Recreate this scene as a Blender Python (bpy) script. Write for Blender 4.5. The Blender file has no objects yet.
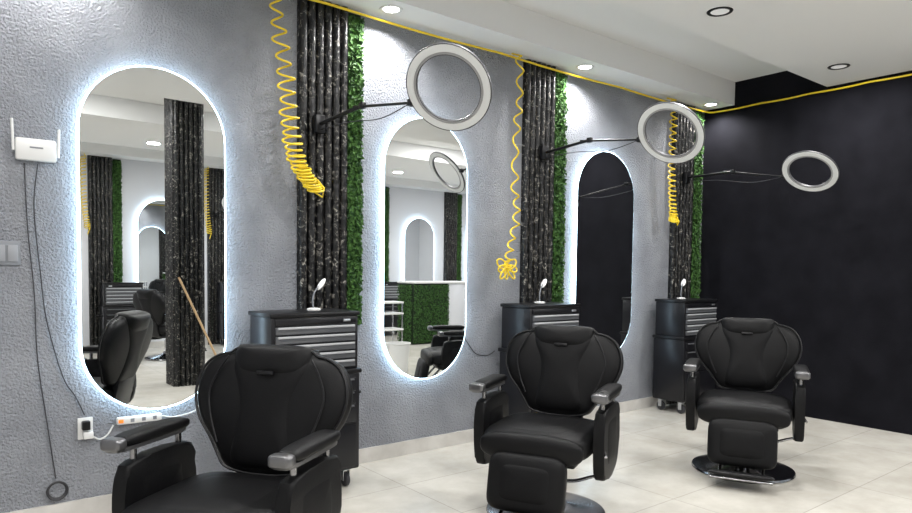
import bpy, bmesh, math, random
from mathutils import Matrix, Vector
random.seed(7)
S = bpy.context.scene
COL = S.collection
S.view_settings.view_transform = 'Standard'
S.view_settings.look = 'None'
S.view_settings.exposure = 0.0

# ------------------------------------------------------------------ materials
def nt(name):
    m = bpy.data.materials.new(name); m.use_nodes = True
    n = m.node_tree
    b = n.nodes['Principled BSDF']
    return m, n, b
def mat(name, col, rough=0.5, metal=0.0, emit=None, estr=0.0, coat=0.0, bump=None, spec=0.5):
    m, n, b = nt(name)
    b.inputs['Base Color'].default_value = (*col, 1)
    b.inputs['Roughness'].default_value = rough
    b.inputs['Metallic'].default_value = metal
    b.inputs['Coat Weight'].default_value = coat
    b.inputs['Specular IOR Level'].default_value = spec
    if emit:
        b.inputs['Emission Color'].default_value = (*emit, 1)
        b.inputs['Emission Strength'].default_value = estr
    tc = n.nodes.new('ShaderNodeTexCoord')
    nz = n.nodes.new('ShaderNodeTexNoise')
    nz.inputs['Scale'].default_value = bump[0] if bump else 12
    nz.inputs['Detail'].default_value = 4
    n.links.new(tc.outputs['Object'], nz.inputs['Vector'])
    if bump:
        bp = n.nodes.new('ShaderNodeBump')
        bp.inputs['Strength'].default_value = bump[1]
        bp.inputs['Distance'].default_value = bump[2]
        n.links.new(nz.outputs['Fac'], bp.inputs['Height'])
        n.links.new(bp.outputs['Normal'], b.inputs['Normal'])
    return m
def noise_col(m, c1, c2, scale, lo=0.35, hi=0.65, stretch=(1,1,1), detail=5):
    n = m.node_tree; b = n.nodes['Principled BSDF']
    tc = n.nodes.new('ShaderNodeTexCoord'); mp = n.nodes.new('ShaderNodeMapping')
    mp.inputs['Scale'].default_value = stretch
    nz = n.nodes.new('ShaderNodeTexNoise'); nz.inputs['Scale'].default_value = scale; nz.inputs['Detail'].default_value = detail
    r = n.nodes.new('ShaderNodeValToRGB')
    r.color_ramp.elements[0].position = lo; r.color_ramp.elements[0].color = (*c1, 1)
    r.color_ramp.elements[1].position = hi; r.color_ramp.elements[1].color = (*c2, 1)
    n.links.new(tc.outputs['Object'], mp.inputs['Vector']); n.links.new(mp.outputs[0], nz.inputs['Vector'])
    n.links.new(nz.outputs['Fac'], r.inputs[0]); n.links.new(r.outputs[0], b.inputs['Base Color'])
    return m

M_wall = noise_col(mat('grey_stucco', (0.3,0.3,0.3), 0.8, bump=(75, 1.0, 0.026), spec=.3), (0.250,0.261,0.288), (0.315,0.327,0.355), 3)
M_black = noise_col(mat('black_wall_paint', (0.01,)*3, 0.9, bump=(90, 0.2, 0.004), spec=.12), (0.0045,0.0045,0.0065), (0.008,0.008,0.011), 4)
M_white_wall = mat('white_wall_paint', (0.60,0.61,0.64), 0.7, bump=(60, 0.3, 0.01))
M_ceil = mat('ceiling_paint', (0.80,0.80,0.79), 0.8, bump=(40, 0.08, 0.005))
M_base = noise_col(mat('baseboard_tile', (0.5,)*3, 0.35), (0.50,0.48,0.45), (0.61,0.59,0.56), 6)
M_leather = mat('black_leather', (0.0045,0.0045,0.005), 0.46, bump=(180, 0.25, 0.003), spec=.2)
M_leather2 = mat('black_leather_panel', (0.0038,0.0038,0.0043), 0.50, bump=(180, 0.25, 0.003), spec=.18)
M_pipe = mat('leather_piping', (0.009,0.009,0.010), 0.4, spec=.3)
M_plastic = mat('black_plastic', (0.006,0.006,0.007), 0.35, spec=.3)
M_cab = mat('black_cabinet_steel', (0.007,0.007,0.009), 0.32, spec=.4)
M_draw = mat('grey_drawer_steel', (0.11,0.115,0.125), 0.30, 0.2)
M_pull = mat('drawer_pull', (0.45,0.46,0.48), 0.35, 0.2)
M_alu = mat('aluminium', (0.55,0.57,0.60), 0.3, 0.9)
M_chrome = mat('chrome', (0.50,0.50,0.52), 0.16, 1.0)
M_armtip = mat('arm_trim_metal', (0.17,0.17,0.175), 0.30, 0.8)
M_dchrome = mat('dark_chrome', (0.30,0.30,0.31), 0.16, 1.0)
M_mirror = mat('mirror_glass', (0.84,0.86,0.86), 0.0, 1.0)
M_led = mat('led_rim', (0.8,0.9,1.0), 0.5, emit=(0.62,0.84,1.0), estr=10.0)
M_yellow = mat('yellow_hose', (0.80,0.58,0.02), 0.35)
M_white = mat('white_plastic', (0.70,0.70,0.69), 0.35)
M_ringw = mat('ring_diffuser', (0.70,0.71,0.70), 0.45)
M_ringi = mat('ring_diffuser_inner', (0.30,0.30,0.30), 0.4)
M_ringb = mat('ring_shell_dark', (0.05,0.05,0.055), 0.45)
M_lamp = mat('lamp_lens', (1,1,1), 0.5, emit=(1,0.98,0.95), estr=14.0)
M_lampdim = mat('lamp_lens_dim', (0.5,0.5,0.5), 0.3, emit=(1,0.98,0.95), estr=0.35)
M_cable = mat('dark_cable', (0.03,0.03,0.035), 0.5)
M_grey = mat('grey_plastic', (0.20,0.21,0.23), 0.5)
M_wood = mat('broom_wood', (0.45,0.30,0.16), 0.5)
M_leaf = noise_col(mat('ivy_leaf', (0.05,0.2,0.03), 0.6, spec=.2), (0.014,0.046,0.012), (0.075,0.17,0.040), 40, 0.38, 0.62)
M_leafback = mat('ivy_backing', (0.008,0.02,0.006), 0.9)
# black marble with veins
M_marble, n, b = nt('black_marble')
b.inputs['Roughness'].default_value = 0.32
b.inputs['Specular IOR Level'].default_value = 0.4
tc = n.nodes.new('ShaderNodeTexCoord'); mp = n.nodes.new('ShaderNodeMapping'); mp.inputs['Scale'].default_value = (1.0,1.0,1.0)
nz = n.nodes.new('ShaderNodeTexNoise'); nz.inputs['Scale'].default_value = 34; nz.inputs['Detail'].default_value = 6
nz.inputs['Distortion'].default_value = 1.2
r = n.nodes.new('ShaderNodeValToRGB')
e = r.color_ramp.elements; e[0].position = 0.57; e[0].color = (0.0030,0.0030,0.0035,1); e[1].position = 0.72; e[1].color = (0.36,0.34,0.30,1)
n.links.new(tc.outputs['Object'], mp.inputs[0]); n.links.new(mp.outputs[0], nz.inputs['Vector'])
n.links.new(nz.outputs['Fac'], r.inputs[0]); n.links.new(r.outputs[0], b.inputs['Base Color'])
bp = n.nodes.new('ShaderNodeBump'); bp.inputs['Strength'].default_value = 0.7; bp.inputs['Distance'].default_value = 0.015
nz2 = n.nodes.new('ShaderNodeTexNoise'); nz2.inputs['Scale'].default_value = 22
n.links.new(tc.outputs['Object'], nz2.inputs['Vector']); n.links.new(nz2.outputs['Fac'], bp.inputs['Height']); n.links.new(bp.outputs[0], b.inputs['Normal'])
# floor tiles
M_floor, n, b = nt('floor_tiles')
b.inputs['Roughness'].default_value = 0.22
tc = n.nodes.new('ShaderNodeTexCoord')
br = n.nodes.new('ShaderNodeTexBrick'); br.offset = 0.0; br.squash = 1.0
br.inputs['Scale'].default_value = 1.0; br.inputs['Brick Width'].default_value = 1.2; br.inputs['Row Height'].default_value = 0.6
br.inputs['Mortar Size'].default_value = 0.003; br.inputs['Mortar Smooth'].default_value = 0.1
br.inputs['Color1'].default_value = (0.54,0.52,0.47,1); br.inputs['Color2'].default_value = (0.57,0.55,0.50,1)
br.inputs['Mortar'].default_value = (0.38,0.365,0.33,1)
nz = n.nodes.new('ShaderNodeTexNoise'); nz.inputs['Scale'].default_value = 2.5; nz.inputs['Detail'].default_value = 8; nz.inputs['Roughness'].default_value = 0.65
r = n.nodes.new('ShaderNodeValToRGB'); e = r.color_ramp.elements
e[0].position = 0.35; e[0].color = (0.84,0.83,0.81,1); e[1].position = 0.65; e[1].color = (1.06,1.06,1.06,1)
mx = n.nodes.new('ShaderNodeMix'); mx.data_type = 'RGBA'; mx.blend_type = 'MULTIPLY'; mx.inputs[0].default_value = 1.0
n.links.new(tc.outputs['Object'], br.inputs['Vector']); n.links.new(tc.outputs['Object'], nz.inputs['Vector'])
n.links.new(nz.outputs['Fac'], r.inputs[0]); n.links.new(br.outputs['Color'], mx.inputs[6]); n.links.new(r.outputs[0], mx.inputs[7])
n.links.new(mx.outputs[2], b.inputs['Base Color'])

# ------------------------------------------------------------------ mesh helpers
def finish(name, bm, m, parent=None, loc=None, rotz=0.0, sharp=40):
    bmesh.ops.recalc_face_normals(bm, faces=bm.faces)
    for f in bm.faces: f.smooth = True
    for e in bm.edges:
        if len(e.link_faces) == 2:
            if e.calc_face_angle(0) > math.radians(sharp): e.smooth = False
    me = bpy.data.meshes.new(name); bm.to_mesh(me); bm.free()
    ms = m if isinstance(m, (list, tuple)) else [m]
    for k in ms: me.materials.append(k)
    o = bpy.data.objects.new(name, me); COL.objects.link(o)
    if parent: o.parent = parent
    if loc: o.location = loc
    o.rotation_euler[2] = rotz
    return o
def add_box(bm, c, s, bevel=0.0, mtx=None):
    r = bmesh.ops.create_cube(bm, size=1.0)
    vs = r['verts']
    for v in vs: v.co = Vector((v.co.x*s[0], v.co.y*s[1], v.co.z*s[2]))
    if bevel > 0:
        es = list({e for v in vs for e in v.link_edges})
        rr = bmesh.ops.bevel(bm, geom=es, offset=bevel, segments=2, affect='EDGES', profile=0.5)
        vs = list({v for f in rr['faces'] for v in f.verts} | {v for v in vs if v.is_valid})
    T = Matrix.Translation(Vector(c)) @ (mtx if mtx else Matrix.Identity(4))
    for v in vs: v.co = T @ v.co
def box(name, c, s, m, bevel=0.0, parent=None, mtx=None, **k):
    bm = bmesh.new(); add_box(bm, c, s, bevel, mtx); return finish(name, bm, m, parent, **k)
def boxes(name, lst, m, bevel=0.0, parent=None, **k):
    bm = bmesh.new()
    for c, s in lst: add_box(bm, c, s, bevel)
    return finish(name, bm, m, parent, **k)
def span(x0,x1,y0,y1,z0,z1):
    return (((x0+x1)/2,(y0+y1)/2,(z0+z1)/2),(abs(x1-x0),abs(y1-y0),abs(z1-z0)))
def add_tube(bm, pts, rad, seg=10, closed=False):
    P = [Vector(p) for p in pts]; N = len(P)
    rads = rad if isinstance(rad, (list, tuple)) else [rad]*N
    t0 = (P[1]-P[0]).normalized()
    a = Vector((0,0,1)) if abs(t0.z) < 0.9 else Vector((1,0,0))
    nrm = t0.cross(a).normalized(); rings = []
    for i in range(N):
        if closed: t = (P[(i+1)%N]-P[i-1]).normalized()
        else: t = (P[min(i+1,N-1)]-P[max(i-1,0)]).normalized()
        nrm = (nrm - t*nrm.dot(t))
        nrm = nrm.normalized() if nrm.length > 1e-6 else t.orthogonal().normalized()
        bn = t.cross(nrm)
        rings.append([bm.verts.new(P[i] + (nrm*math.cos(2*math.pi*j/seg)+bn*math.sin(2*math.pi*j/seg))*rads[i]) for j in range(seg)])
    for i in range(N if closed else N-1):
        A, B = rings[i], rings[(i+1)%N]
        for j in range(seg): bm.faces.new((A[j],A[(j+1)%seg],B[(j+1)%seg],B[j]))
    if not closed:
        bm.faces.new(rings[0][::-1]); bm.faces.new(rings[-1])
def tube(name, pts, rad, m, parent=None, seg=10, **k):
    bm = bmesh.new(); add_tube(bm, pts, rad, seg); return finish(name, bm, m, parent, sharp=50, **k)
def smoothpts(pts, n=8):
    P = [Vector(p) for p in pts]; out = []
    for i in range(len(P)-1):
        p0 = P[max(i-1,0)]; p1 = P[i]; p2 = P[i+1]; p3 = P[min(i+2,len(P)-1)]
        for k in range(n):
            t = k/n
            out.append(0.5*((2*p1)+(p2-p0)*t+(2*p0-5*p1+4*p2-p3)*t*t+(3*p1-p0-3*p2+p3)*t**3))
    out.append(P[-1]); return out
def lathe(name, prof, m, parent=None, seg=40, mtx=None, loopclose=False, **k):
    bm = bmesh.new(); rings = []
    T = mtx if mtx else Matrix.Identity(4)
    for r_, z in prof:
        if r_ < 1e-6: rings.append([bm.verts.new(T @ Vector((0,0,z)))])
        else: rings.append([bm.verts.new(T @ Vector((r_*math.cos(2*math.pi*j/seg), r_*math.sin(2*math.pi*j/seg), z))) for j in range(seg)])
    prs = list(zip(rings[:-1], rings[1:]))
    if loopclose: prs.append((rings[-1], rings[0]))
    for A, B in prs:
        for j in range(seg):
            j2 = (j+1)%seg
            if len(A) == 1 and len(B) == 1: continue
            if len(A) == 1: bm.faces.new((A[0],B[j],B[j2]))
            elif len(B) == 1: bm.faces.new((A[j],A[j2],B[0]))
            else: bm.faces.new((A[j],A[j2],B[j2],B[j]))
    return finish(name, bm, m, parent, **k)
def catclosed(P, n=6):
    out = []; N = len(P)
    for i in range(N):
        p0,p1,p2,p3 = [Vector(P[(i+d)%N]) for d in (-1,0,1,2)]
        for k in range(n):
            t = k/n
            out.append(0.5*((2*p1)+(p2-p0)*t+(2*p0-5*p1+4*p2-p3)*t*t+(3*p1-p0-3*p2+p3)*t**3))
    return out
def sym(half):
    return list(half) + [(-y, z) for y, z in half[::-1] if abs(y) > 1e-6]
def superell(a, b, p=4, n=48):
    o = []
    for i in range(n):
        t = 2*math.pi*i/n; c, s = math.cos(t), math.sin(t)
        o.append((a*math.copysign(abs(c)**(2/p), c), b*math.copysign(abs(s)**(2/p), s)))
    return o
def pillow(name, outl, T, m, parent=None, mtx=None, p=3.0, crown=0.0, **k):
    bm = bmesh.new(); M = mtx if mtx else Matrix.Identity(4)
    cx = sum(q[0] for q in outl)/len(outl); cy = sum(q[1] for q in outl)/len(outl)
    ss = [0.3,0.6,0.78,0.88,0.94,0.975,0.993,1.0]
    for sg in (1,-1):
        h0 = T/2
        c = bm.verts.new(M @ Vector((cx, cy, sg*(h0+crown))))
        prev = None
        for s in ss:
            h = h0*max(0,(1-s**p))**(1/p) + crown*(1-s*s)
            ring = [bm.verts.new(M @ Vector((cx+(q[0]-cx)*s, cy+(q[1]-cy)*s, sg*h))) for q in outl]
            L = len(ring)
            if prev is None:
                for j in range(L): bm.faces.new((c, ring[j], ring[(j+1)%L]))
            else:
                for j in range(L): bm.faces.new((prev[j], ring[j], ring[(j+1)%L], prev[(j+1)%L]))
            prev = ring
    bmesh.ops.remove_doubles(bm, verts=bm.verts, dist=1e-5)
    return finish(name, bm, m, parent, sharp=60, **k)
def prism(name, outl, T, m, parent=None, mtx=None, bevel=0.0, **k):
    bm = bmesh.new(); M = mtx if mtx else Matrix.Identity(4)
    A = [bm.verts.new((q[0],q[1],T/2)) for q in outl]; B = [bm.verts.new((q[0],q[1],-T/2)) for q in outl]
    f1 = bm.faces.new(A); f2 = bm.faces.new(B[::-1]); L = len(outl)
    for j in range(L): bm.faces.new((A[j],B[j],B[(j+1)%L],A[(j+1)%L]))
    if bevel:
        es = list(set(f1.edges)|set(f2.edges))
        bmesh.ops.bevel(bm, geom=es, offset=bevel, segments=3, affect='EDGES', profile=0.5)
    for v in bm.verts: v.co = M @ v.co
    return finish(name, bm, m, parent, **k)
def basis(x, y, z, t=(0,0,0)):
    M = Matrix.Identity(4)
    for i, v in enumerate((x,y,z)):
        for j in range(3): M[j][i] = v[j]
    return Matrix.Translation(Vector(t)) @ M
YZX = lambda t=(0,0,0): basis((0,1,0),(0,0,1),(1,0,0),t)
XZY = lambda t=(0,0,0): basis((1,0,0),(0,0,1),(0,-1,0),t)
def empty(name, loc, rotz=0.0):
    o = bpy.data.objects.new(name, None); o.empty_display_size = 0.1; COL.objects.link(o)
    o.location = loc; o.rotation_euler[2] = rotz; return o
def dup(src, loc, rotz=0.0):
    nm = src.name.split('.')[0]
    e = src.copy(); e.name = nm; COL.objects.link(e); e.location = loc; e.rotation_euler[2] = rotz
    for c in src.children:
        cc = c.copy(); cc.parent = e; COL.objects.link(cc)
    return e

# ------------------------------------------------------------------ room
XL, XE, XF, YB, H1, H2 = -2.5, 6.75, 12.0, -8.2, 3.18, 3.42
YP = -3.3
box('floor', *span(XL-.12, XF+.12, YB-.12, .12, -.12, 0), M_floor)
box('wall_front', *span(XL-.12, XE+.15, 0, .12, 0, 3.6), M_wall)
box('wall_right', *span(XE, XE+.15, YP, 0, 0, 3.6), M_black)
box('wall_alcove', *span(XE+.15, XF, YP, YP+.12, 0, 3.6), M_white_wall)
box('wall_far', *span(XF, XF+.12, YB, YP+.12, 0, 3.6), M_white_wall)
box('wall_back', *span(XL-.12, XF+.12, YB-.12, YB, 0, 3.6), M_white_wall)
box('wall_left', *span(XL-.12, XL, YB, 0, 0, 3.6), M_white_wall)
cl = []
for (a,b_,z) in [(0,-.35,H1),(-.35,-1.28,H2),(-1.28,-3.5,H1),(-3.5,-4.9,H2),(-4.9,-6.92,H1),(-6.92,-7.85,H2),(-7.85,-8.2,H1)]:
    cl.append(span(XL, XE if a > YP else XF, b_, a, z, 3.6))
cl[2] = span(XL, XE, YP, -1.28, H1, 3.6); cl.append(span(XL, XF, -3.5, YP, H1, 3.6))
boxes('ceiling', cl, M_ceil)
box('baseboard_front', *span(XL, XE, -.015, 0, 0, .105), M_base)
box('baseboard_back', *span(XL, XF, YB, YB+.015, 0, .105), M_base)

# ------------------------------------------------------------------ mirrors
def stadium(w, h, n=24):
    r_ = w/2; o = []
    for i in range(n+1):
        t = math.pi*i/n; o.append((r_*math.cos(t), h/2-r_+r_*math.sin(t)))
    for i in range(n+1):
        t = math.pi+math.pi*i/n; o.append((r_*math.cos(t), -h/2+r_+r_*math.sin(t)))
    return o
def mirror(loc, w, h, rotz=0):
    e = empty('led_mirror', loc, rotz)
    prism('back_plate', stadium(w-.10, h-.10), .024, M_plastic, e, XZY((0,-.013,0)))
    prism('led_rim', stadium(w+.018, h+.018), .026, M_led, e, XZY((0,-.039,0)))
    prism('glass', stadium(w, h), .006, M_mirror, e, XZY((0,-.0555,0)))
    return e
mirror((1.045,0,1.553), .78, 1.950)
mirror((2.962,0,1.551), .762, 1.950)
mirror((5.045,0,1.551), .82, 1.950)
for x in (3.2, 5.2, 8.6, 10.4): mirror((x,YB,1.553), .79, 1.965, math.pi)

# ------------------------------------------------------------------ cladding + ivy
def flutes(bm, w, h, nf, y0, M):
    r_ = w/(2*nf)
    prof = [(-w/2, 0)]
    for i in range(nf):
        cx = -w/2+r_*(2*i+1)
        for k in range(7):
            t = math.pi - math.pi*k/6
            prof.append((cx+r_*.97*math.cos(t), -y0-r_*math.sin(t)))
    prof.append((w/2, 0))
    A = [bm.verts.new(M @ Vector((p[0],p[1],0))) for p in prof]; B = [bm.verts.new(M @ Vector((p[0],p[1],h))) for p in prof]
    for j in range(len(prof)-1): bm.faces.new((A[j],A[j+1],B[j+1],B[j]))
    bm.faces.new(A); bm.faces.new(B[::-1]); bm.faces.new((A[-1],A[0],B[0],B[-1]))
def clad(loc, w, rotz=0, nf=6):
    e = empty('marble_cladding', loc, rotz)
    bm = bmesh.new(); flutes(bm, w, H1-.005, nf, .025, Matrix.Identity(4))
    return finish('flutes', bm, M_marble, e, sharp=60)
def add_leaves(bm, w, h, cnt, d=.05, z0=.02):
    for i in range(cnt):
        c = Vector((random.uniform(-w/2, w/2), -random.uniform(.012, d), random.uniform(z0, h-.03)))
        s = random.uniform(.013, .024)
        n_ = Vector((random.gauss(0,.7), -1, random.gauss(0,.6)+.2)).normalized()
        u = n_.orthogonal().normalized(); u.rotate(Matrix.Rotation(random.uniform(0,6.28), 3, n_)); v = n_.cross(u)
        q = [c-u*s, c-v*s*.55+n_*s*.25, c+u*s*1.1, c+v*s*.55+n_*s*.25]
        vs = [bm.verts.new(p) for p in q]
        bm.faces.new((vs[0],vs[1],vs[2])).material_index = 0; bm.faces.new((vs[0],vs[2],vs[3])).material_index = 0
def ivy(loc, w, rotz=0, z0=1.0, z1=3.16, cnt=3900):
    e = empty('artificial_ivy_strip', loc, rotz)
    bm = bmesh.new(); add_box(bm, (0,-.006,(z0+z1)/2), (w*.96,.012,z1-z0))
    for f in bm.faces: f.material_index = 1
    add_leaves(bm, w, z1, cnt, .045, z0+.01)
    return finish('leaves', bm, [M_leaf, M_leafback], e)
clad((2.115,0,0), .36); ivy((2.352,0,0), .112)
clad((4.165,0,0), .36); ivy((4.42,0,0), .145)
clad((6.33,0,0), .36); ivy((6.60,0,0), .17)
for x in (2.25, 4.15, 7.5, 9.5):
    clad((x,YB,0), .36, math.pi); ivy((x+.25,YB,0), .13, math.pi, cnt=2300)
e = empty('fluted_marble_column', (2.42,-4.23,0))
bm = bmesh.new()
for k in range(4):
    flutes(bm, .32, H2-.005, 6, .16, Matrix.Rotation(k*math.pi/2, 4, 'Z'))
finish('flutes', bm, M_marble, e, sharp=60)

# ------------------------------------------------------------------ barber chair (front = +X)
def build_chair(loc, rotz):
    e = empty('barber_chair', loc, rotz)
    lathe('base_disc', [(0,0),(.335,0),(.345,.008),(.34,.02),(.28,.034),(.16,.048),(.09,.075),(.075,.11),(0,.11)], M_dchrome, e, 56)
    lathe('pedestal', [(0,.09),(.062,.09),(.062,.28),(.05,.285),(.05,.36),(0,.36)], M_chrome, e, 32)
    box('under_frame', (0,0,.36), (.42,.44,.06), M_plastic, .015, e)
    pillow('seat', superell(.30,.305,5), .16, M_leather, e, Matrix.Translation((.03,0,.455)), p=4, crown=.008)
    pillow('seat_front_roll', superell(.29,.08,3), .10, M_leather, e, YZX((.30,0,.445)), p=3)
    pillow('seat_inset', superell(.22,.215,5), .185, M_leather2, e, Matrix.Translation((.05,0,.452)), p=5, crown=.006)
    tb = Matrix.Rotation(math.radians(-13), 4, 'Y')
    Mb = Matrix.Translation((-.25,0,.54)) @ tb @ YZX()
    half = [(0,.520),(.12,.520),(.185,.512),(.215,.492),(.265,.482),(.325,.445),(.362,.375),(.368,.29),(.335,.20),(.27,.12),(.22,.05),(.18,0),(.10,-.02),(0,-.025)]
    pillow('backrest', catclosed(sym(half), 4), .12, M_leather, e, Mb, p=3.2, crown=.01)
    half2 = [(0,.500),(.10,.500),(.17,.49),(.19,.44),(.165,.36),(.145,.28),(.14,.18),(.15,.08),(.145,.02),(.09,0),(0,0)]
    pillow('backrest_centre_panel', catclosed(sym(half2), 4), .150, M_leather2, e, Mb, p=4, crown=.006)
    pillow('headrest_pad', catclosed(sym([(0,.532),(.12,.532),(.185,.515),(.18,.42),(.12,.385),(0,.38)]), 4), .175, M_leather, e, Mb, p=3.0)
    box('headrest_slot', (0,0,0), (.012,.08,.016), M_plastic, .003, e, Matrix.Translation((-.25,0,.54)) @ tb @ Matrix.Translation((.088,0,.405)))
    box('back_bracket', (-.27,0,.46), (.05,.28,.22), M_plastic, .01, e, tb)
    bm = bmesh.new(); o2 = catclosed(sym(half), 4)
    add_tube(bm, [Mb @ Vector((p[0]*.985, (p[1]-.25)*.985+.25, .035)) for p in o2], .006, 6, True)
    finish('backrest_piping', bm, M_pipe, e)
    bm = bmesh.new()
    for s in (1,-1):
        for (pp) in ([(.20,.47),(.245,.40),(.275,.31),(.25,.20),(.205,.10)],):
            add_tube(bm, [Mb @ Vector((s*q.x, q.y, .0655)) for q in smoothpts([(a,b2,0) for a,b2 in pp], 6)], .0045, 6)
    finish('backrest_seams', bm, M_pipe, e)
    for s in (1,-1):
        y = s*.345
        side = [(-.20,.34),(-.22,.48),(-.20,.60),(-.17,.655),(.14,.655),(.185,.60),(.20,.48),(.18,.32),(.13,.27),(-.10,.27)]
        prism('side_panel', catclosed(side, 3), .06, M_leather, e, XZY((0,y,0)), .015)
        side2 = [(x*.74-.005, .465+(z-.465)*.76) for x, z in side]
        pillow('side_panel_pad', catclosed(side2, 3), .075, M_leather2, e, XZY((0,y,0)), p=3)
        for px_ in (-.14, .12):
            tube('arm_post', [(px_,y,.64),(px_,y,.715)], .013, M_dchrome, e)
        ya = s*.352
        prism('arm_plate', superell(.20,.042,5,32), .014, M_armtip, e, Matrix.Translation((.03,ya,.712)), .004)
        pillow('arm_pad', superell(.19,.047,5,32), .055, M_leather, e, Matrix.Translation((.0,ya,.738)), p=3)
        pillow('arm_tip', superell(.028,.046,4,28), .050, M_armtip, e, Matrix.Translation((.212,ya,.733)), p=4)
    tl = Matrix.Rotation(math.radians(-12), 4, 'Y')
    Ml = Matrix.Translation((.36,0,.27)) @ tl @ YZX()
    pillow('leg_rest', superell(.215,.155,6), .10, M_leather, e, Ml, p=4)
    pillow('leg_rest_panel', superell(.16,.11,6), .115, M_leather2, e, Ml, p=4)
    for s in (1,-1):
        tube('leg_rest_strut', smoothpts([(.15,s*.13,.36),(.28,s*.13,.22),(.37,s*.13,.12),(.45,s*.13,.085)]), .011, M_dchrome, e)
    pillow('foot_plate', superell(.085,.20,5), .035, M_plastic, e, Matrix.Translation((.47,0,.088)) @ Matrix.Rotation(math.radians(-14),4,'Y'), p=3)
    tube('foot_bar', [(.535,-.19,.075),(.535,.19,.075)], .010, M_dchrome, e)
    tube('pump_lever', smoothpts([(.0,.05,.20),(-.02,.16,.20),(-.02,.27,.24),(-.02,.37,.27)]), .010, M_chrome, e)
    tube('recline_lever', [(.12,.36,.45),(.20,.385,.42)], .008, M_dchrome, e)
    return e
ch = build_chair((.915,-1.585,0), math.radians(216))
dup(ch, (2.80,-1.48,0), math.radians(207))
dup(ch, (4.55,-1.73,0), math.radians(207))
for x, a in ((2.9,-20),(4.8,15),(9.9,10)): dup(ch, (x,-6.7,0), math.radians(a))

# ------------------------------------------------------------------ tool cabinet
def build_cab(loc, rotz=0):
    e = empty('tool_cabinet', loc, rotz)
    W, Dp = .60, .35
    box('lower_body', (0,-Dp/2,.43), (W,Dp,.62), M_cab, .012, e)
    box('mid_tray', (0,-Dp/2,.752), (W+.02,Dp+.02,.03), M_plastic, .008, e)
    box('top_chest', (0,-Dp/2,.935), (W-.02,Dp-.02,.34), M_cab, .008, e)
    box('chest_lid', (0,-Dp/2,1.118), (W,Dp,.028), M_plastic, .008, e)
    box('chest_header', (0,-Dp+.006,1.078), (W-.06,.016,.036), M_cab, .003, e)
    z = 1.052
    for i in range(5):
        h = .052
        box('chest_drawer', (0,-Dp+.006,z-h/2), (W-.07,.016,h-.008), M_draw, .003, e)
        box('chest_drawer_pull', (0,-Dp-.006,z-.010), (W-.09,.014,.013), M_pull, .003, e)
        z -= .055
    z = .715
    for h in (.085,.085,.12):
        box('cart_drawer', (0,-Dp-.004,z-h/2), (W-.06,.016,h-.008), M_cab, .004, e)
        box('cart_drawer_pull', (0,-Dp-.016,z-.014), (W-.10,.016,.010), M_draw, .003, e)
        z -= h
    box('cart_door', (0,-Dp-.004,.275), (W-.06,.016,.27), M_cab, .006, e)
    box('lock', (.20,-Dp-.004,1.078), (.05,.012,.016), M_alu, .003, e)
    tube('side_handle', smoothpts([(W/2-.005,-.06,.60),(W/2+.045,-.08,.60),(W/2+.045,-Dp+.08,.60),(W/2-.005,-Dp+.06,.60)],5), .011, M_plastic, e)
    for sx in (-1,1):
        for sy in (-.06,-Dp+.06):
            x = sx*(W/2-.07)
            lathe('caster_wheel', [(0,-.014),(.04,-.014),(.046,-.008),(.046,.008),(.04,.014),(0,.014)], M_cable, e, 24, basis((0,1,0),(0,0,1),(1,0,0),(x,sy,.046)))
            boxes('caster_fork', [((x-.022,sy,.075),(.005,.035,.07)),((x+.022,sy,.075),(.005,.035,.07)),((x,sy,.113),(.05,.05,.012))], M_alu, 0, e)
    return e
cab = build_cab((1.865,-.09,0))
for p in ((3.98,-.09,0),(6.09,-.09,0)): dup(cab, p)
for x in (2.5,4.4,7.7,9.7): dup(cab, (x,YB+.09,0), math.pi)
def build_lamp(loc, rotz=0):
    e = empty('desk_lamp', loc, rotz)
    lathe('lamp_base', [(0,0),(.045,0),(.045,.008),(.03,.014),(0,.014)], M_white, e, 24)
    tube('lamp_neck', smoothpts([(0,0,.01),(-.01,0,.06),(.01,0,.12),(.05,0,.155)]), .005, M_grey, e, 8)
    pillow('lamp_head', superell(.05,.024,2,24), .02, M_white, e, Matrix.Translation((.065,0,.165)) @ Matrix.Rotation(math.radians(-50),4,'Y'), p=2)
    return e
lm = build_lamp((1.95,-.22,1.132), .3)
dup(lm, (4.01,-.22,1.132), .3); dup(lm, (6.06,-.22,1.132), .3)

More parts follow.
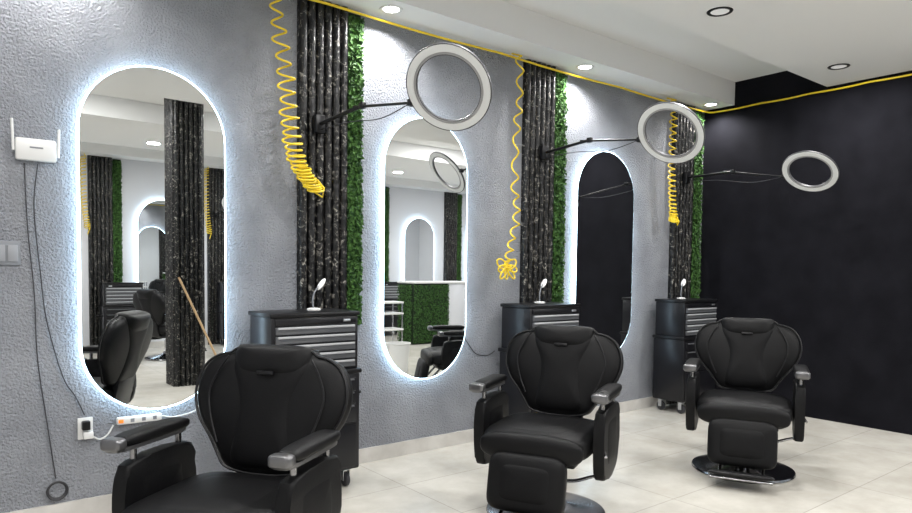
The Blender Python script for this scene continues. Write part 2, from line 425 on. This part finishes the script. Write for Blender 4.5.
# ------------------------------------------------------------------ ring lights
def ring_light(mount, C, nrm, R=.235):
    e = empty('ring_light', mount); C = Vector(C)-Vector(mount); nrm = Vector(nrm).normalized()
    x = nrm.orthogonal().normalized(); y = nrm.cross(x); M = basis(x, y, nrm, C)
    ri = R-.054
    lathe('ring_shell', [(ri-.003,.005),(ri-.003,-.010),(ri+.005,-.016),(R-.005,-.016),(R+.004,-.009),(R+.004,.005)], M_ringb, e, 72, M, True)
    lathe('ring_diffuser', [(ri+.014,.005),(ri+.016,.0085),(R-.003,.0085),(R-.001,.005)], M_ringw, e, 72, M, True)
    lathe('ring_inner_diffuser', [(ri+.001,.005),(ri+.002,.0075),(ri+.013,.0075),(ri+.014,.005)], M_ringi, e, 72, M, True)
    d = (Vector((0,0,0))-C); d = (d - nrm*d.dot(nrm)).normalized()
    A = C + d*(R+.012) - nrm*.012
    box('bracket', A, (.04,.04,.04), M_plastic, .01, e)
    bk = C + d*(R-.03) - nrm*.03
    tube('yoke', smoothpts([A, (A+bk)/2-nrm*.02, bk],5), .008, M_plastic, e, 8)
    base = Vector((0,-.03,0)); mid = base.lerp(A, .5) + Vector((0,0,.05))
    tube('boom_lower', [base, mid], .012, M_plastic, e)
    tube('boom_upper', [base.lerp(mid,.8)+Vector((0,0,.014)), A], .008, M_plastic, e)
    box('clamp', mid, (.035,.045,.04), M_plastic, .008, e)
    box('wall_bracket', (0,.0,0), (.07,.05,.12), M_plastic, .008, e)
    tube('power_lead', smoothpts([A, base.lerp(A,.7)+Vector((0,0,-.05)), base.lerp(A,.35)+Vector((0,0,-.03)), base+Vector((0,0,-.04))]), .003, M_cable, e, 6)
    return e
ring_light((2.05,-.09,2.35), (2.20,-1.29,2.365), (-.70,-.42,-.58), .235)
ring_light((4.16,-.09,2.41), (4.13,-1.35,2.378), (-.76,-.10,-.63), .238)
ring_light((6.30,-.09,2.40), (5.98,-1.49,2.28), (-.67,-.04,-.74), .222)
ring_light((4.1,YB+.09,2.35), (4.0,YB+1.3,2.38), (-.6,.3,-.6), .235)

# ------------------------------------------------------------------ yellow hoses
def sag(a, b, n, amp):
    a, b = Vector(a), Vector(b); out = []
    for i in range(n+1):
        t = i/n; p = a.lerp(b, t); p.z -= amp*abs(math.sin(math.pi*t*6))
        out.append(p)
    return out
tube('yellow_air_pipe', sag((XL+.03,-.085,3.155),(6.70,-.085,3.14),90,.012)+sag((6.725,-.12,3.14),(6.725,-3.2,3.15),40,.008), .009, M_yellow, None, 8)
def coil(path, turns_fn, rad_fn, total, n):
    P = smoothpts(path, 12); out = []; L = len(P)-1
    ph = 0.0
    for i in range(n+1):
        s = i/n; f = s*L; k = min(int(f), L-1); c = P[k].lerp(P[k+1], f-k)
        ph += 2*math.pi*turns_fn(s)*total/n
        R = rad_fn(s)*(1+.12*math.sin(ph*.37))
        out.append(c + Vector((math.cos(ph)*R, math.sin(ph)*R*.8, math.sin(ph*1.0+.6)*R*.35)))
    return out
def hose(path, turns_fn, rad_fn, total, n, tail):
    bm = bmesh.new()
    o = Vector(path[0])
    pts = coil(path, turns_fn, rad_fn, total, n)
    pts = [o+Vector((0,.09,.04))] + pts + [Vector(t) for t in tail]
    add_tube(bm, [p-o for p in pts], .0068, 7)
    e = empty('coiled_air_hose', o)
    finish('coil', bm, M_yellow, e, sharp=60)
    return e
hose([(1.70,-.19,3.12),(1.72,-.19,2.9),(1.77,-.19,2.6),(1.80,-.19,2.3),(1.84,-.19,2.1),(1.91,-.19,1.98),(1.98,-.19,1.90)],
     lambda s: .55+1.1*s, lambda s: .032+.016*math.sin(s*3)+.012*s, 23, 900, [(2.02,-.2,1.86),(2.03,-.2,1.92),(1.98,-.2,1.97)])
h2 = hose([(3.76,-.19,3.12),(3.77,-.19,2.8),(3.74,-.19,2.5),(3.73,-.19,2.1),(3.76,-.19,1.85),(3.70,-.19,1.62),(3.67,-.19,1.46),(3.66,-.19,1.43)],
     lambda s: .6, lambda s: .030, 24, 900, [])
# loose bundled loops at the lower end of the middle hose
bm = bmesh.new()
for i in range(7):
    a0 = math.radians(-90 + (i-3)*42); L_ = .105 if i % 2 == 0 else .085
    ctr = Vector((math.cos(a0)*L_*.6, -.008*(i%3), math.sin(a0)*L_*.5)) + Vector((3.655,-.19,1.42)) - Vector((3.76,-.19,3.12))
    u = Vector((math.cos(a0),0,math.sin(a0))); v = Vector((-math.sin(a0),.35,math.cos(a0)))
    add_tube(bm, [ctr + u*math.cos(t*math.pi/12)*L_*.55 + v*math.sin(t*math.pi/12)*.028 for t in range(24)], .0066, 7, True)
finish('loops', bm, M_yellow, h2, sharp=60)
hose([(5.90,-.19,3.12),(5.89,-.19,2.85),(5.88,-.19,2.5),(5.90,-.19,2.2),(5.93,-.19,1.98),(5.94,-.19,1.92)],
     lambda s: .7+.6*s, lambda s: .038+.03*max(0,s-.75)*2, 27, 1000, [(5.99,-.2,1.88),(6.02,-.2,1.92)])
for x in (1.98, 3.9):
    hose([(x,YB+.19,3.12),(x,YB+.19,2.5),(x+.05,YB+.19,2.0)], lambda s: 1, lambda s: .04, 24, 500, [(x+.05,YB+.2,1.9)])

# ------------------------------------------------------------------ wall fittings
e = empty('wifi_router', (.462,-.004,2.0))
box('router_body', (0,-.018,0), (.185,.034,.115), M_white, .012, e)
tube('antenna', [(-.10,-.02,-.01),(-.105,-.02,.15)], .007, M_white, e)
tube('antenna', [(.10,-.02,-.03),(.105,-.02,.12)], .007, M_white, e)
box('router_logo_strip', (0,-.036,.01), (.06,.002,.008), M_grey, 0, e)
e = empty('wall_switch', (.325,0,1.46))
box('switch_plate', (0,-.005,0), (.125,.01,.125), M_grey, .004, e)
boxes('switch_rockers', [((-.028,-.012,0),(.045,.008,.085)),((.028,-.012,0),(.045,.008,.085))], mat('switch_grey',(0.28,0.29,0.31),.4), .002, e)
e = empty('power_outlet', (.675,0,.50))
box('outlet_plate', (0,-.006,0), (.075,.012,.12), M_white, .004, e)
box('plug', (.0,-.03,.02), (.04,.04,.05), M_plastic, .006, e)
box('adapter', (.01,-.03,-.035), (.05,.035,.04), M_white, .006, e)
tube('lead', smoothpts([(.03,-.03,-.045),(.07,-.012,-.07),(.11,-.012,-.05),(.14,-.012,.0)]), .005, M_white, e)
e = empty('power_strip', (.95,-.002,.52))
box('strip_body', (0,-.018,0), (.24,.034,.042), M_white, .008, e)
box('strip_switch', (-.10,-.036,0), (.026,.006,.02), mat('orange_switch',(.8,.2,.03),.4,emit=(1,.25,.03),estr=.5), .002, e)
boxes('sockets', [((x,-.0355,0),(.02,.003,.02)) for x in (-.04,.02,.08)], M_grey, 0, e)
tube('mirror_power_cable', smoothpts([(1.075,-.012,.52),(1.15,-.012,.505),(1.27,-.012,.53),(1.30,-.012,.60)]), .005, M_white)
tube('network_cable', smoothpts([(.41,-.008,1.93),(.42,-.008,1.6),(.445,-.008,1.25),(.455,-.008,.9),(.50,-.008,.5),(.53,-.008,.245)]), .003, M_cable)
tube('power_cable', smoothpts([(.47,-.008,1.93),(.45,-.008,1.7),(.475,-.008,1.35),(.50,-.008,1.1),(.57,-.008,.8),(.63,-.008,.68),(.672,-.008,.575)]), .003, M_cable)
bm = bmesh.new()
for k in range(3):
    add_tube(bm, [(.535+(.042+.004*k)*math.cos(t*math.pi/16), -.012-.006*k, .18+(.042+.004*k)*math.sin(t*math.pi/16)) for t in range(32)], .004, 6, True)
finish('cable_coil', bm, M_cable)
tube('cabinet_power_cable', smoothpts([(3.30,-.010,.95),(3.42,-.010,.80),(3.50,-.010,.72),(3.62,-.010,.70),(3.70,-.010,.73)]), .004, M_cable)

# ------------------------------------------------------------------ things seen in the mirrors
e = empty('reception_counter', (7.75,-6.4,0), 0)
box('counter_body', (.40,0,.57), (.5,.5,1.14), M_white_wall, .01, e)
box('planter_body', (-.27,0,.57), (.82,.46,1.14), M_leafback, .01, e)
box('counter_top', (0,0,1.16), (1.4,.56,.04), M_white, .01, e)
bm = bmesh.new(); add_leaves(bm, .82, 1.14, 2600)
for v in bm.verts: v.co = Vector((v.co.x-.27, -v.co.y+.23, v.co.z))
finish('ivy_front', bm, M_leaf, e)
bm = bmesh.new(); add_leaves(bm, .46, 1.14, 1500)
for v in bm.verts: v.co = Vector((v.co.y-.68, v.co.x, v.co.z))
finish('ivy_end', bm, M_leaf, e)
e = empty('bucket', (5.05,-3.6,0))
lathe('pail', [(0,0),(.13,0),(.165,.38),(.175,.385),(.175,.395),(.158,.395),(.125,.02),(0,.02)], M_white, e, 36)
tube('bail', [(.17*math.cos(t),.17*math.sin(t)*.3,.37-.12*math.sin(t)) for t in [math.pi*i/16 for i in range(17)]], .004, M_alu, e, 6)
e = empty('salon_trolley', (5.9,-5.2,0))
boxes('trays', [((0,0,z),(.42,.32,.03)) for z in (.15,.42,.68,.86)], M_white, .008, e)
for sx in (-.19,.19):
    for sy in (-.14,.14):
        tube('post', [(sx,sy,.06),(sx,sy,.88)], .011, M_chrome, e)
        lathe('wheel', [(0,-.012),(.028,-.012),(.03,0),(.028,.012),(0,.012)], M_cable, e, 20, basis((0,1,0),(0,0,1),(1,0,0),(sx,sy,.03)))
e = empty('broom', (2.75,-3.8,0))
tube('handle', [(0,0,.12),(-.47,-.19,1.28)], .013, M_wood, e)
box('brush_head', (0,0,.06), (.32,.06,.12), M_cable, .01, e)

# ------------------------------------------------------------------ lamps
def downlight(x, y, z, power, dark=False, r_=.055, spot=True):
    e = empty('downlight', (x,y,z))
    lathe('trim', [(r_,-.001),(r_+.003,-.006),(r_+.022,-.006),(r_+.026,-.001)], M_plastic if dark else M_white, e, 32, None, True)
    lathe('lens', [(0,-.003),(r_,-.003),(r_,-.001),(0,-.001)], M_lampdim if dark else M_lamp, e, 32)
    if spot:
        l = bpy.data.lights.new('lamp', 'SPOT'); l.spot_size = math.radians(150); l.spot_blend = .7; l.shadow_soft_size = .02
    else:
        l = bpy.data.lights.new('lamp', 'AREA'); l.shape = 'DISK'; l.size = r_*2
    l.energy = power; l.color = (1,.985,.97)
    o = bpy.data.objects.new('lamp', l); COL.objects.link(o); o.parent = e; o.location = (0,0,-.012)
    return e
for x, p in ((-1.47,34),(.53,44),(2.53,88),(4.53,88),(6.53,76)): downlight(x,-.208,H1,p)
for x in (.40,2.35,4.27,6.16): downlight(x,-1.62,H1,30,True,.06,False)
for x in (-1.2,1.2,4.0,6.6,9.4): downlight(x,-4.2 if x!=1.2 else -3.9,H2,52,False,.09,False)
for x in (.5,2.6,4.7,6.8,9,11): downlight(x,-6.3,H1,38,False,.08,False)

w = bpy.data.worlds.new('world'); S.world = w; w.use_nodes = True
w.node_tree.nodes['Background'].inputs[0].default_value = (.05,.05,.055,1)

# ------------------------------------------------------------------ camera
al, de, ro = math.radians(51.6), math.radians(2.57), math.radians(.67)
F = Vector((math.cos(al)*math.cos(de), math.sin(al)*math.cos(de), -math.sin(de)))
R0 = Vector((math.sin(al), -math.cos(al), 0)); U0 = R0.cross(F)
R = R0*math.cos(ro)+U0*math.sin(ro); U = U0*math.cos(ro)-R0*math.sin(ro)
cd = bpy.data.cameras.new('camera'); cd.sensor_width = 36; cd.lens = 36*668.5/912; cd.shift_y = .0477; cd.clip_start = .05
cam = bpy.data.objects.new('camera', cd); COL.objects.link(cam)
cam.matrix_world = basis(R, U, -F, (0,-4.152,1.4))
S.camera = cam
